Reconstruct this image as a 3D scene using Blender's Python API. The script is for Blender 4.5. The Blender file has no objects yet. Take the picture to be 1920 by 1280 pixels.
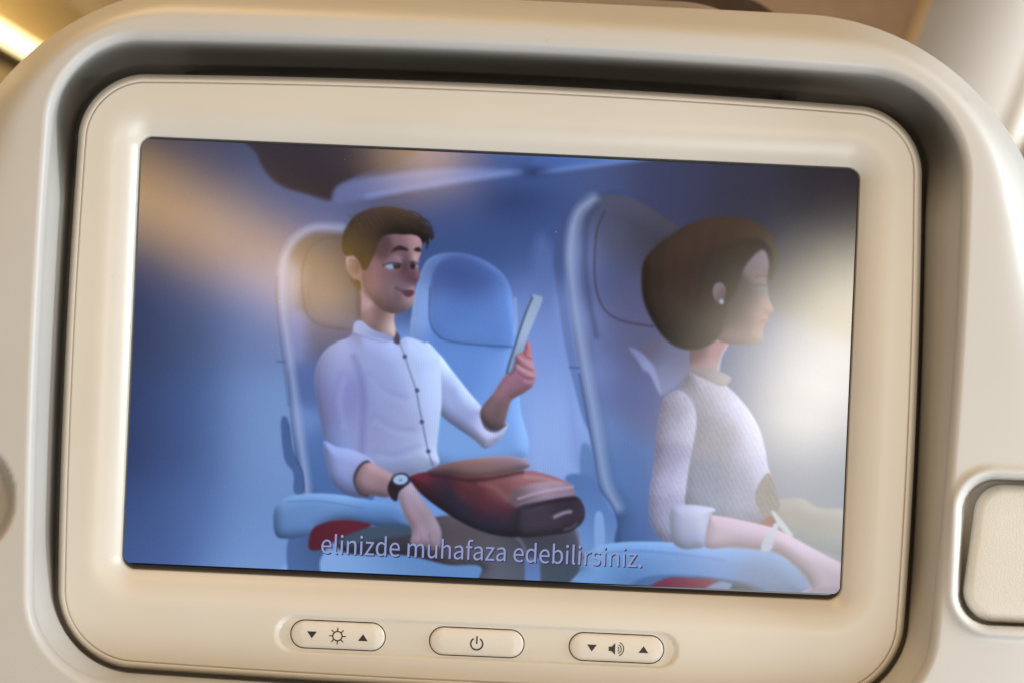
import bpy, bmesh, math, random
import numpy as np
from mathutils import Vector, Matrix, Quaternion

# ------------------------------------------------------------------ camera, world, lamps, exposure
SC = bpy.context.scene
COL = SC.collection
D = 0.5                 # camera to monitor face, metres
S = 0.000145            # metres per photo pixel on the monitor face
ROLL = math.radians(2.54)
CR, SR = math.cos(ROLL), math.sin(ROLL)

def unroll(px, py):     # photo pixel -> upright seat coordinates (still in photo pixels, y down)
    dx, dy = np.asarray(px, float) - 960.0, np.asarray(py, float) - 640.0
    return CR * dx + SR * dy, -SR * dx + CR * dy

def W(x, y, d=0.0):     # upright pixel coordinates on the plane d metres behind the monitor face -> metres
    k = S * (D + d) / D
    return (x * k, d, -y * k)

cam = bpy.data.cameras.new('camera')
cam.sensor_width = 36.0
cam.lens = 36.0 * D / (1920 * S)
cam.clip_start = 0.02
cam.clip_end = 60.0
cam.dof.use_dof = True
cam.dof.focus_distance = D + 0.001
cam.dof.aperture_fstop = 13.0
camo = bpy.data.objects.new('camera', cam)
COL.objects.link(camo)
camo.location = (0, -D, 0)
camo.rotation_euler = (Matrix.Rotation(math.radians(90), 3, 'X') @ Matrix.Rotation(ROLL, 3, 'Z')).to_euler()
SC.camera = camo

world = bpy.data.worlds.new('World')
SC.world = world
world.use_nodes = True
bg = world.node_tree.nodes['Background']
bg.inputs[0].default_value = (1.0, 0.86, 0.70, 1)
bg.inputs[1].default_value = 0.16

SC.view_settings.view_transform = 'Standard'
SC.view_settings.look = 'None'
SC.view_settings.exposure = 0.0
SC.view_settings.gamma = 1.0
SC.render.engine = 'CYCLES'
SC.cycles.use_denoising = True
SC.cycles.max_bounces = 8
SC.cycles.sample_clamp_indirect = 6.0

def lamp(name, loc, target, sx, sy, radiance, color, shape='RECTANGLE', twist=0.0, spread=math.pi):
    L = bpy.data.lights.new(name, 'AREA')
    L.shape = shape
    L.size, L.size_y = sx, sy
    A = sx * sy * (math.pi / 4 if shape == 'ELLIPSE' else 1.0)
    L.energy = radiance * math.pi * A
    L.color = color
    L.spread = spread
    o = bpy.data.objects.new(name, L)
    COL.objects.link(o)
    o.location = loc
    q = (Vector(target) - Vector(loc)).to_track_quat('-Z', 'Y')
    o.rotation_euler = (q @ Quaternion((0, 0, 1), twist)).to_euler()
    return o

def mirrored(px, py, back):  # the place, `back` metres behind the screen's front, that the glass shows at a photo pixel
    x, y = unroll(px, py)
    k = S * (D + back) / D
    return (float(x) * k, -back, float(-y) * k)

# cabin windows on the right (daylight), overhead amber cabin lighting on the left and above, plus added bounce and fill
lamp('cabin_window_lamp', mirrored(1566, 670, 3.0), (0.08, 0, 0), 0.22, 0.42, 16.0, (1.0, 0.90, 0.70), 'ELLIPSE', twist=-0.50)
lamp('sidewall_bounce_lamp', mirrored(1530, 800, 2.4), (0, 0, 0), 0.42, 0.62, 5.8, (1.0, 0.90, 0.72), 'ELLIPSE', twist=-0.30)  # no second window: bounce off the window surround, added as a broad lamp
lamp('seat_window_lamp', (0.62, -0.10, 0.06), (0.0, 0.02, -0.02), 0.26, 0.36, 20.0, (0.90, 0.96, 1.0), 'ELLIPSE')
lamp('cabin_strip_lamp', mirrored(405, 440, 3.4), (0, 0, 0), 0.64, 0.11, 15.0, (1.0, 0.58, 0.13), twist=-0.42)
lamp('reading_lamp', mirrored(795, 285, 2.0), (0, 0, 0), 0.10, 0.05, 22.0, (1.0, 0.62, 0.26), 'ELLIPSE')
lamp('overhead_panel_lamp', (-0.10, -1.8, 1.05), (0, 0, 0), 2.4, 1.5, 1.25, (1.0, 0.66, 0.36))
lamp('front_overhead_lamp', (-0.35, -0.05, 0.95), (0, 0.0, 0), 1.0, 0.5, 4.6, (1.0, 0.66, 0.30))
lamp('left_cabin_lamp', (-1.5, -1.0, 0.05), (0, 0, 0), 1.0, 1.0, 0.65, (1.0, 0.80, 0.58))
lamp('low_daylight_lamp', (0.60, -0.95, -0.85), (0, 0, -0.02), 1.0, 0.8, 5.5, (0.90, 0.95, 1.0))
lamp('sidewall_fill_lamp', (0.15, 1.3, 0.66), (0.6, 2.0, 0.2), 0.5, 0.5, 12.0, (1.0, 0.95, 0.88))  # added unseen fill, brightens the side wall and partition
lamp('bin_fill_lamp', (-0.45, 2.6, 0.64), (-1.0, 2.8, 0.42), 0.5, 0.3, 7.0, (1.0, 0.78, 0.40))  # fill put in to light up the bin door, no fixture there

# ------------------------------------------------------------------ helpers
def lin(c):
    c = np.asarray(c, float) / 255.0
    return np.where(c <= 0.04045, c / 12.92, ((c + 0.055) / 1.055) ** 2.4)

def put(o, parent=None):
    COL.objects.link(o)
    if parent is not None:
        o.parent = parent
    return o

def base_of(o):
    v = Vector((0, 0, 0))
    while o is not None:
        v += o.location
        o = o.parent
    return v

def thing(name, loc, label, cat, group=None):
    o = bpy.data.objects.new(name, None)
    o.empty_display_size = 0.02
    COL.objects.link(o)
    o.location = loc
    o['label'] = label
    o['category'] = cat
    if group:
        o['group'] = group
    return o

def mesh(name, verts, faces, mat, parent=None, smooth=True, sharp=None):
    me = bpy.data.meshes.new(name)
    v = np.asarray(verts, float).reshape(-1, 3)
    if parent is not None:
        v = v - np.array(base_of(parent))
    me.from_pydata(v.tolist(), [], faces)
    me.materials.append(mat)
    if smooth:
        me.polygons.foreach_set('use_smooth', np.ones(len(me.polygons), bool))
    me.update()
    if sharp is not None:
        me.set_sharp_from_angle(angle=math.radians(sharp))
    return put(bpy.data.objects.new(name, me), parent)

def strip_faces(nrow, n, closed=True):
    f = []
    m = n if closed else n - 1
    for r in range(nrow - 1):
        a = r * n
        for i in range(m):
            j = (i + 1) % n
            f.append((a + i, a + j, a + n + j, a + n + i))
    return f

# ------------------------------------------------------------------ materials
def material(name):
    m = bpy.data.materials.new(name)
    m.use_nodes = True
    return m, m.node_tree, m.node_tree.nodes['Principled BSDF']

def node(nt, kind, **kw):
    n = nt.nodes.new(kind)
    for k, v in kw.items():
        setattr(n, k, v)
    return n

def plastic(name, color, rough=0.36, grain=0.02, scale=2600.0, mottled=0.05, spec=0.5, coat=0.0):
    m, nt, b = material(name)
    L = nt.links.new
    tc = node(nt, 'ShaderNodeTexCoord')
    n1 = node(nt, 'ShaderNodeTexNoise')
    n1.inputs['Scale'].default_value = 26.0
    n1.inputs['Detail'].default_value = 5.0
    L(tc.outputs['Object'], n1.inputs['Vector'])
    rmp = node(nt, 'ShaderNodeMapRange')
    rmp.inputs['From Min'].default_value = 0.3
    rmp.inputs['From Max'].default_value = 0.7
    rmp.inputs['To Min'].default_value = 1.0 - mottled
    rmp.inputs['To Max'].default_value = 1.0
    L(n1.outputs['Fac'], rmp.inputs['Value'])
    mul = node(nt, 'ShaderNodeVectorMath', operation='SCALE')
    mul.inputs[0].default_value = color
    L(rmp.outputs['Result'], mul.inputs['Scale'])
    # small grubby marks
    n3 = node(nt, 'ShaderNodeTexNoise')
    n3.inputs['Scale'].default_value = 190.0
    n3.inputs['Detail'].default_value = 2.0
    L(tc.outputs['Object'], n3.inputs['Vector'])
    r3 = node(nt, 'ShaderNodeMapRange')
    r3.inputs['From Min'].default_value = 0.76
    r3.inputs['From Max'].default_value = 0.82
    r3.inputs['To Max'].default_value = 0.35
    L(n3.outputs['Fac'], r3.inputs['Value'])
    mx = node(nt, 'ShaderNodeMix', data_type='RGBA')
    L(r3.outputs['Result'], mx.inputs['Factor'])
    L(mul.outputs[0], mx.inputs['A'])
    mx.inputs['B'].default_value = (color[0] * .55, color[1] * .5, color[2] * .42, 1)
    L(mx.outputs['Result'], b.inputs['Base Color'])
    n2 = node(nt, 'ShaderNodeTexNoise')
    n2.inputs['Scale'].default_value = scale
    n2.inputs['Detail'].default_value = 2.0
    L(tc.outputs['Object'], n2.inputs['Vector'])
    bp = node(nt, 'ShaderNodeBump')
    bp.inputs['Strength'].default_value = grain
    bp.inputs['Distance'].default_value = 0.0004
    L(n2.outputs['Fac'], bp.inputs['Height'])
    L(bp.outputs['Normal'], b.inputs['Normal'])
    rr = node(nt, 'ShaderNodeMapRange')
    rr.inputs['To Min'].default_value = rough - 0.05
    rr.inputs['To Max'].default_value = rough + 0.07
    L(n1.outputs['Fac'], rr.inputs['Value'])
    L(rr.outputs['Result'], b.inputs['Roughness'])
    b.inputs['Specular IOR Level'].default_value = spec
    b.inputs['Coat Weight'].default_value = coat
    b.inputs['Coat Roughness'].default_value = 0.22
    return m

def flat(name, color, rough=0.6):
    m, nt, b = material(name)
    b.inputs['Base Color'].default_value = (*color, 1)
    b.inputs['Roughness'].default_value = rough
    return m

def glow(name, color, strength):
    m, nt, b = material(name)
    b.inputs['Base Color'].default_value = (0.5, 0.5, 0.5, 1)
    b.inputs['Emission Color'].default_value = (*color, 1)
    b.inputs['Emission Strength'].default_value = strength
    return m

M_SHELL = plastic('shell_plastic', (0.53, 0.52, 0.495), rough=0.40, grain=0.08)
M_BEZEL = plastic('bezel_plastic', (0.645, 0.61, 0.54), rough=0.30, grain=0.06)
M_RIM = plastic('housing_plastic', (0.635, 0.59, 0.51), rough=0.32, grain=0.02)
M_LATCH = plastic('latch_plastic', (0.60, 0.57, 0.50), rough=0.50, grain=0.30, scale=2300.0)
M_BUTTON = plastic('button_plastic', (0.68, 0.64, 0.57), rough=0.33, grain=0.02)
M_INK = flat('symbol_ink', (0.012, 0.011, 0.012), 0.5)

def smooth01(t):
    t = np.clip(t, 0, 1)
    return t * t * (3 - 2 * t)

# ------------------------------------------------------------------ rounded-quad outlines (upright pixels, y down)
class Outline:
    def __init__(self, tl, tr, br, bl, radii, bows=(0, 0, 0, 0), nc=40, ns=(160, 120)):
        self.c = [np.array(p, float) for p in (tl, tr, br, bl)]
        self.r, self.b, self.nc, self.ns = radii, bows, nc, ns   # radii tl tr br bl; bows top right bottom left
    def loop(self, inset=0.0):
        c, nc = self.c, self.nc
        # inset the quad edge by edge
        lines = []
        for i in range(4):
            p, q = c[i], c[(i + 1) % 4]
            d = (q - p) / np.linalg.norm(q - p)
            n = np.array([-d[1], d[0]])          # inward (y down, clockwise on screen)
            lines.append((p + n * inset, d))
        def cross(l1, l2):
            A = np.array([[l1[1][0], -l2[1][0]], [l1[1][1], -l2[1][1]]])
            t = np.linalg.solve(A, l2[0] - l1[0])
            return l1[0] + l1[1] * t[0]
        k = [cross(lines[i - 1], lines[i]) for i in range(4)]
        arcs = []
        for i in range(4):
            r = max(self.r[i] - inset, 1.0)
            d0, d1 = lines[i - 1][1], lines[i][1]
            ang = math.acos(np.clip(np.dot(d0, d1), -1, 1))
            t = r * math.tan(ang / 2)
            a = k[i] - d0 * t
            n0 = np.array([-d0[1], d0[0]])
            o = a + n0 * r
            th = np.linspace(0, ang, nc + 1)
            arcs.append(np.array([o - n0 * r * math.cos(x) + d0 * r * math.sin(x) for x in th]))
        pts = []
        for i in range(4):
            a, b = arcs[i], arcs[(i + 1) % 4]
            pts.append(a[:-1])
            m = self.ns[i % 2]
            t = np.linspace(0, 1, m + 1)[:-1, None]
            pts.append(a[-1] * (1 - t) + b[0] * t)
        P = np.vstack(pts)
        lo, hi = P.min(0), P.max(0)
        s = (P - (lo + hi) / 2) / ((hi - lo) / 2)
        bt, brr, bb, bl = self.b
        px = np.where(s[:, 0] > 0, brr, bl) * (1 - s[:, 1] ** 2) * np.sign(s[:, 0]) * s[:, 0] ** 2
        py = np.where(s[:, 1] > 0, bb, bt) * (1 - s[:, 0] ** 2) * np.sign(s[:, 1]) * s[:, 1] ** 2
        return P + np.stack([px, py], 1)

def rowsmesh(name, rows, mat, parent, cap=False, disp=None, sharp=None):
    """rows: list of (loop Nx2, depth scalar or array), outside to inside"""
    V = []
    for P, d in rows:
        d = np.broadcast_to(np.asarray(d, float), (len(P),)).copy()
        if disp is not None:
            d = d + disp(P[:, 0], P[:, 1])
        k = S * (D + d) / D
        V.append(np.stack([P[:, 0] * k, d, -P[:, 1] * k], 1))
    n = len(rows[0][0])
    F = strip_faces(len(rows), n)
    V = np.vstack(V)
    if cap:
        F.append(tuple(range((len(rows) - 1) * n, len(rows) * n)))
    return mesh(name, V, F, mat, parent, True, sharp)

def sd_box(x, y, cx, cy, hx, hy, r):
    qx, qy = np.abs(x - cx) - (hx - r), np.abs(y - cy) - (hy - r)
    return np.hypot(np.maximum(qx, 0), np.maximum(qy, 0)) + np.minimum(np.maximum(qx, qy), 0) - r
# ------------------------------------------------------------------ cabin behind the seat (far out of focus)
def quad(name, pts, mat, parent=None, kind=None):
    o = mesh(name, pts, [tuple(range(len(pts)))], mat, parent, False)
    if kind:
        o['kind'] = kind
    return o

def slab(name, corners, thick, mat, parent=None):
    """a flat panel of real thickness: four corners, pushed back along the normal"""
    c = [Vector(p) for p in corners]
    n = (c[1] - c[0]).cross(c[3] - c[0]).normalized() * thick
    v = c + [p - n for p in c]
    f = [(0, 1, 2, 3), (7, 6, 5, 4), (0, 4, 5, 1), (1, 5, 6, 2), (2, 6, 7, 3), (3, 7, 4, 0)]
    return mesh(name, [tuple(p) for p in v], f, mat, parent, False)

def fabric(name, color, scale=300):
    m, nt, b = material(name)
    tc = node(nt, 'ShaderNodeTexCoord')
    n = node(nt, 'ShaderNodeTexVoronoi')
    n.inputs['Scale'].default_value = scale
    nt.links.new(tc.outputs['Object'], n.inputs['Vector'])
    r = node(nt, 'ShaderNodeMapRange')
    r.inputs['To Min'].default_value = 0.8
    r.inputs['To Max'].default_value = 1.1
    nt.links.new(n.outputs['Distance'], r.inputs['Value'])
    s = node(nt, 'ShaderNodeVectorMath', operation='SCALE')
    s.inputs[0].default_value = color
    nt.links.new(r.outputs['Result'], s.inputs['Scale'])
    nt.links.new(s.outputs[0], b.inputs['Base Color'])
    b.inputs['Roughness'].default_value = 0.8
    return m

M_PART = fabric('partition_fabric', (0.36, 0.23, 0.13), 60)
M_CEIL = fabric('ceiling_panel', (0.42, 0.33, 0.26), 30)
M_SIDE = plastic('sidewall_panel', (0.70, 0.72, 0.73), rough=0.45)
M_TRIM = flat('trim_amber', (0.75, 0.48, 0.22), 0.4)
M_BIN = plastic('bin_panel', (0.66, 0.52, 0.30), rough=0.4)
M_GROOVE = flat('bin_groove', (0.20, 0.13, 0.06), 0.6)

ceil = slab('ceiling', [(-1.0, 0.6, 0.69), (1.1, 0.6, 0.80), (1.1, 5.0, 0.80), (-1.0, 5.0, 0.69)], -0.03, M_CEIL)
ceil['kind'] = 'structure'

# overhead bin with the cove light along its top edge, on the left
binr = thing('overhead_bin', (-1.0, 2.8, 0.2), 'cream overhead bin beside the glowing cove light at the top left', 'overhead bin')
y0, y1 = 1.2, 5.0
slab('bin_door', [(-1.0, y1, 0.20), (-1.0, y0, 0.20), (-1.0, y0, 0.484), (-1.0, y1, 0.484)], -0.02, M_BIN, binr)
slab('shadow_gap', [(-1.03, y1, 0.484), (-1.03, y0, 0.484), (-1.03, y0, 0.510), (-1.03, y1, 0.510)], -0.02, M_GROOVE, binr)
slab('top_ledge', [(-1.0, y1, 0.510), (-1.0, y0, 0.510), (-1.0, y0, 0.525), (-1.0, y1, 0.525)], -0.05, M_GROOVE, binr)
cove = thing('cove_light', (-1.0, 2.8, 0.53), 'glowing amber cove light strip in the top left corner', 'light')
slab('light_strip', [(-1.012, y1, 0.527), (-1.012, y0, 0.527), (-1.012, y0, 0.572), (-1.012, y1, 0.572)], -0.01,
     glow('cove_glow', (1.0, 0.80, 0.42), 2.6), cove)
slab('cove_panel', [(-1.02, y1, 0.573), (-1.02, y0, 0.573), (-0.995, y0, 0.689), (-0.995, y1, 0.689)], -0.01,
     flat('cove_amber', (0.62, 0.46, 0.22), 0.5), cove)
lamp('cove_lamp', (-0.97, 2.8, 0.528), (-1.02, 2.8, 0.66), 3.6, 0.02, 7.0, (1.0, 0.72, 0.30))

def wall_x(z):        # the side wall leans outward with height
    return 0.626 + 0.33 * (z - 0.504)
part = slab('partition', [(0.10, 2.5, -0.2), (wall_x(-0.2), 2.5, -0.2), (wall_x(0.75), 2.5, 0.75), (0.10, 2.5, 0.75)], -0.03, M_PART)
part['label'] = 'tan fabric partition panel above the seat at the upper right'
part['category'] = 'partition'

# leaning side wall with a window, on the right
WY, WZ = 1.43, 0.28
def sidewall():
    zs = np.linspace(-0.5, 0.9, 57)
    ys = np.linspace(0.9, 2.468, 80)
    V = []
    for z in zs:
        for y in ys:
            V.append((wall_x(z), y, z))
    n = len(ys)
    F = []
    for r in range(len(zs) - 1):
        for i in range(n - 1):
            zc, yc = (zs[r] + zs[r + 1]) / 2, (ys[i] + ys[i + 1]) / 2
            if sd_box(yc, zc, WY, WZ, 0.14, 0.47, 0.08) < 0:
                continue
            F.append((r * n + i, r * n + n + i, r * n + n + i + 1, r * n + i + 1))
    o = mesh('sidewall', V, F, M_SIDE)
    o['kind'] = 'structure'
    return o
sw = sidewall()
def trim_strip():
    V = []
    for z in np.linspace(-0.2, 0.75, 12):
        x = wall_x(z)
        V += [(x - 0.014, 2.466, z), (x - 0.010, 2.458, z), (x - 0.002, 2.456, z), (x - 0.0005, 2.462, z)]
    mesh('trim', V, strip_faces(12, 4), M_TRIM, sw)
trim_strip()
win = thing('cabin_window', (wall_x(WZ), WY, WZ), 'bright cabin window with a grey frame at the right edge', 'window')
def ring(name, hy, hz, r, w, off0, off1, mat):
    o1 = Outline((WY - hy, -WZ - hz), (WY + hy, -WZ - hz), (WY + hy, -WZ + hz), (WY - hy, -WZ + hz), (r,) * 4, nc=10, ns=(6, 6))
    A, B = o1.loop(0), o1.loop(w)
    C = (A + B) / 2
    V = []
    for P, o in ((A, off0), (C, off0 - 0.006), (B, off1)):
        V += [(wall_x(-p[1]) + o, p[0], -p[1]) for p in P]
    return mesh(name, V, strip_faces(3, len(A)), mat, win)
ring('frame', 0.165, 0.495, 0.09, 0.030, -0.002, 0.012, flat('window_frame_grey', (0.30, 0.28, 0.25), 0.5))
ring('shade_rail', 0.137, 0.467, 0.07, 0.02, 0.012, 0.018, M_SIDE)
slab('pane', [(wall_x(WZ + sz) + 0.02, WY + sy, WZ + sz) for sy, sz in ((-0.14, -0.47), (0.14, -0.47), (0.14, 0.47), (-0.14, 0.47))], 0.006,
     glow('window_daylight', (1.0, 0.98, 0.95), 2.2), win)

# ------------------------------------------------------------------ the seat: moulded shell, headrest cushion, latch
seat = thing('airplane_seat', (-0.005, 0.03, -0.16), 'cream plastic airplane seat back holding the screen', 'airplane seat')

LIP = Outline((-872, -527), (824, -522), (796, 668), (-868, 664), (150, 175, 150, 150), (18, 18, 10, 14), 60, (230, 260))
SIL = Outline((-1076, -630), (1004, -630), (1004, 900), (-1076, 900), (480, 480, 200, 200), (9, 0, 10, 0), 60, (230, 260))
MON = Outline((-826, -465), (749, -465), (754, 640), (-827, 640), (118, 118, 140, 140), (16, 12, 14, 10), 60, (230, 260))

def widen(P):
    P = P.copy()
    k = smooth01((P[:, 1] + 260) / 620)
    P[:, 0] += np.sign(P[:, 0] + 36) * 260 * k
    return P

def shell_disp(x, y):
    d = np.zeros_like(x)
    # recess of the latch on the right
    q = sd_box(x, y, 990, 353, 134, 139, 62)
    lip = np.where(q < 40, -0.0012 * np.exp(-((q - 13) / 9.0) ** 2), 0.0)      # raised rounded lip
    d += lip + 0.011 * smooth01((3 - q) / 9.0)
    # round dimple on the left
    cx, cy = unroll(-92, 933)
    r = np.hypot(x - cx, y - cy)
    d += 0.020 * smooth01((121 - r) / 16.0) - 0.003 * smooth01((119 - r) / 119)
    return d

def build_shell():
    Sl, L0 = widen(SIL.loop()), LIP.loop(0)
    Lo = LIP.loop(-21)
    rows = []
    for t in np.linspace(0, 1, 6):
        rows.append((Sl * (0.93 + 0.07 * t), 0.10 - 0.065 * t))
    FACE = -0.012
    H = 0.035 - FACE + 0.002
    for t in np.linspace(0, 1, 130)[1:] ** 1.6:
        rows.append((Sl * (1 - t) + Lo * t, FACE - 0.002 + H * (1 - t) ** 5))
    for ph in np.linspace(0, math.radians(75), 14)[1:]:
        u = math.sin(ph) / math.sin(math.radians(75))
        rows.append((Lo * (1 - u) + L0 * u, FACE - 0.002 + 0.006 * (1 - math.cos(ph))))
    z0 = rows[-1][1]
    top = smooth01((-230 - L0[:, 1]) / 270)                            # the recess is deepest along its top edge
    right = smooth01((L0[:, 0] - 500) / 250) * (1 - top)
    low = smooth01((L0[:, 1] - 380) / 220)                             # and almost closed along the bottom
    zm = 0.0045 * (1 - low) + 0.030 * top + 0.006 * right * (1 - low) + 0.0005 * low
    We = MON.loop(-4)
    near = np.maximum(low, right)[:, None]
    Wm = MON.loop(-18) * (1 - near) + MON.loop(-8) * near
    for t in np.linspace(0, 1, 14)[1:]:
        rows.append((L0 * (1 - t) + Wm * t, z0 + (zm - z0) * t ** (1 - 0.6 * top)))
    for t in np.linspace(0, 1, 8)[1:]:
        rows.append((Wm * (1 - t) + We * t, zm + (0.018 + 0.01 * top - 0.011 * low - 0.009 * right * (1 - low)) * t))
    rows.append((MON.loop(6), rows[-1][1] + 0.003))
    rows.append((MON.loop(40), rows[-1][1] + 0.001))
    return rowsmesh('shell', rows, M_SHELL, seat, disp=shell_disp)
build_shell()

def build_latch():
    P = Outline((884, 226), (1118, 226), (1118, 484), (860, 484), (56, 50, 50, 58), (0, 0, 0, 0), 24, (40, 40))
    rows = [(P.loop(-1), 0.002), (P.loop(0), -0.0085)]
    for ph in np.linspace(0, math.pi / 2, 10)[1:]:
        rows.append((P.loop(22 * (1 - math.cos(ph))), -0.0085 - 0.0035 * math.sin(ph)))
    rows.append((P.loop(40), -0.0121))
    rows.append((P.loop(52), -0.0121))
    tilt = lambda x, y: 0.0026 * smooth01((420 - y) / 230)
    o = rowsmesh('latch', rows, M_LATCH, seat, cap=True, disp=tilt)
    o['label'] = 'grained rounded latch pad set in the shell, right of the screen'
build_latch()

# headrest cushion peeping over the shell
def build_headrest():
    H = Outline((-640, -652), (520, -646), (560, 500), (-640, 500), (150, 240, 80, 80), (4, 0, 0, 0), 24, (60, 40))
    rows = [(H.loop(30), 0.055), (H.loop(8), 0.060), (H.loop(0), 0.075), (H.loop(3), 0.095), (H.loop(30), 0.108), (H.loop(120), 0.112)]
    m = fabric('headrest_leather', (0.26, 0.21, 0.18), 900)
    m.node_tree.nodes['Principled BSDF'].inputs['Roughness'].default_value = 0.45
    o = rowsmesh('headrest', rows, m, seat, cap=True)
    o['label'] = 'grey brown leather headrest edge over the shell'
build_headrest()

# passenger in the seat: only the crown of dark hair shows over the headrest
pers = thing('person', (0.035, 0.235, -0.305), 'passenger with dark brown hair showing above the seat top', 'person')
def build_person():
    cx, cy = 0.035, 0.235
    prof = [(0.275, .012, .012, 0), (0.268, .045, .052, 0), (0.245, .066, .082, 0), (0.205, .074, .092, 0), (0.165, .073, .090, .002),
            (0.135, .068, .084, .006), (0.105, .060, .076, .012), (0.080, .052, .066, .018), (0.066, .050, .056, .012), (0.045, .052, .056, .004),
            (0.015, .060, .060, 0), (-0.005, .100, .072, 0), (-0.030, .165, .088, 0), (-0.070, .205, .100, 0), (-0.120, .200, .112, 0), (-0.16, .18, .118, 0)]
    n = 48
    V, F = [], []
    for z, rx, ry, oy in prof:
        for i in range(n):
            a = 2 * math.pi * i / n
            V.append((cx + rx * math.cos(a), cy + oy + ry * math.sin(a), z - 0.145))
    F = strip_faces(len(prof), n) + [tuple(range(n))] + [tuple(reversed(range((len(prof) - 1) * n, len(prof) * n)))]
    o = mesh('body', V, F, flat('skin_and_shirt', (0.35, 0.24, 0.19), 0.6), pers)
    mod = o.modifiers.new('subdivision', 'SUBSURF')
    mod.render_levels = 1
    # hair cap with strands
    rnd = random.Random(4)
    V, F = [], []
    nt_, np_ = 30, 96
    for j in range(nt_ + 1):
        th = math.radians(2 + 138 * j / nt_)
        for i in range(np_):
            ph = 2 * math.pi * i / np_
            w = 1 + 0.025 * math.sin(ph * 17 + 3 * math.sin(th * 4)) + 0.02 * rnd.uniform(-1, 1)
            front = 0.5 + 0.5 * math.sin(ph)
            t2 = th * (1 - 0.25 * front * (j / nt_))
            V.append((cx + .105 * w * math.sin(t2) * math.cos(ph), cy - .004 + .110 * w * math.sin(t2) * math.sin(ph), 0.066 + .078 * w * math.cos(t2)))
    F = strip_faces(nt_ + 1, np_) + [tuple(range(np_))]
    hm, nt, b = material('dark_hair')
    tc = node(nt, 'ShaderNodeTexCoord')
    nz = node(nt, 'ShaderNodeTexNoise')
    nz.inputs['Scale'].default_value = 160
    nt.links.new(tc.outputs['Object'], nz.inputs['Vector'])
    cr = node(nt, 'ShaderNodeValToRGB')
    cr.color_ramp.elements[0].color = (0.012, 0.007, 0.004, 1)
    cr.color_ramp.elements[1].color = (0.05, 0.028, 0.014, 1)
    nt.links.new(nz.outputs['Fac'], cr.inputs['Fac'])
    nt.links.new(cr.outputs['Color'], b.inputs['Base Color'])
    b.inputs['Roughness'].default_value = 0.5
    mesh('hair', V, F, hm, pers)
build_person()

# ------------------------------------------------------------------ the monitor
mon = thing('seatback_monitor', (-0.005, 0.0, -0.09), 'cream framed seatback monitor playing a cartoon safety video', 'monitor')
GLS = Outline((-715.5, -354), (639, -354), (639, 458.5), (-715.5, 458.5), (25, 25, 27, 27), (0, 0, 0, 0), 60, (230, 260))
TX, TY, THL, THH = -41.0, 565.0, 375.0, 34.5
BTN = [(-301.5, 564.0), (-41.0, 565.5), (221.0, 564.5)]
BHL, BHH = 88.0, 25.5
GLASS = 0.0056
FLOOR = 0.0009

def build_housing():
    rows = [(MON.loop(26), 0.034), (MON.loop(3), 0.030), (MON.loop(0.5), 0.008)]
    for ph in np.linspace(0, math.pi / 2, 10)[1:]:
        rows.append((MON.loop(0.5 + 9.0 * (1 - math.cos(ph))), 0.008 - 0.0078 * math.sin(ph)))
    rows += [(MON.loop(12.6), 0.0001), (MON.loop(13.6), 0.00022), (MON.loop(14.0), 0.0006), (MON.loop(18), 0.0008)]
    return rowsmesh('housing', rows, M_RIM, mon)
build_housing()

def tray_disp(x, y):
    q = sd_box(x, y, TX, TY, THL, THH, THH - 0.01)
    d = FLOOR * smooth01((2 - q) / 7.0)
    for bx, by in BTN:
        b = sd_box(x, y, bx, by, BHL, BHH, BHH - 0.1)
        d = d + 0.004 * smooth01((3 - b) / 3.0)
    return d

def build_bezel():
    seam, g0 = MON.loop(15.4), GLS.loop(0)
    G = lambda d: GLS.loop(-d)
    rows = [(MON.loop(14.8), 0.0007), (seam, 0.0003), (MON.loop(16.2), 0.00005)]
    R0 = 74.0
    A, B = MON.loop(17.5), G(R0)
    for t in np.linspace(0, 1, 110):
        rows.append((A * (1 - t) + B * t, 0.0))
    for d in np.linspace(R0, 1.5, 60)[1:]:
        u = (R0 - d) / R0
        rows.append((G(d), 0.0042 * u ** 2.5))
    z2 = rows[-1][1]
    rows += [(G(0.4), z2 + 0.00012), (G(0.0), z2 + 0.0005), (G(0.0), GLASS + 0.0014)]
    return rowsmesh('bezel', rows, M_BEZEL, mon, disp=tray_disp)
build_bezel()

def stadium(cx, cy, hl, hh, inset=0.0, n=28):
    hl, hh = hl - inset, hh - inset
    P = []
    for k in range(n + 1):
        a = -math.pi / 2 + math.pi * k / n
        P.append((cx + hl - hh + hh * math.cos(a), cy + hh * math.sin(a)))
    for k in range(n + 1):
        a = math.pi / 2 + math.pi * k / n
        P.append((cx - hl + hh + hh * math.cos(a), cy + hh * math.sin(a)))
    return np.array(P)

def build_button_panel():
    bm = bmesh.new()
    edges = []
    z = FLOOR - 0.00006
    base = base_of(mon)
    loops = [(stadium(TX, TY, THL - 4.4, THH - 4.4), False)] + [(stadium(bx, by, BHL + 1.8, BHH + 1.8), True) for bx, by in BTN]
    for P, hole in loops:
        vs = [bm.verts.new(Vector(W(x, y, z)) - base) for x, y in P]
        es = [bm.edges.new((vs[i], vs[(i + 1) % len(vs)])) for i in range(len(vs))]
        edges += es
        lower = [bm.verts.new(Vector(W(x, y, z + 0.0035)) - base) for x, y in P]
        for i in range(len(vs)):
            j = (i + 1) % len(vs)
            bm.faces.new((vs[i], vs[j], lower[j], lower[i]))
    bmesh.ops.triangle_fill(bm, use_beauty=True, use_dissolve=False, edges=edges)
    bmesh.ops.recalc_face_normals(bm, faces=bm.faces)
    me = bpy.data.meshes.new('button_panel')
    bm.to_mesh(me)
    bm.free()
    me.materials.append(M_BEZEL)
    put(bpy.data.objects.new('button_panel', me), mon)
build_button_panel()

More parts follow.
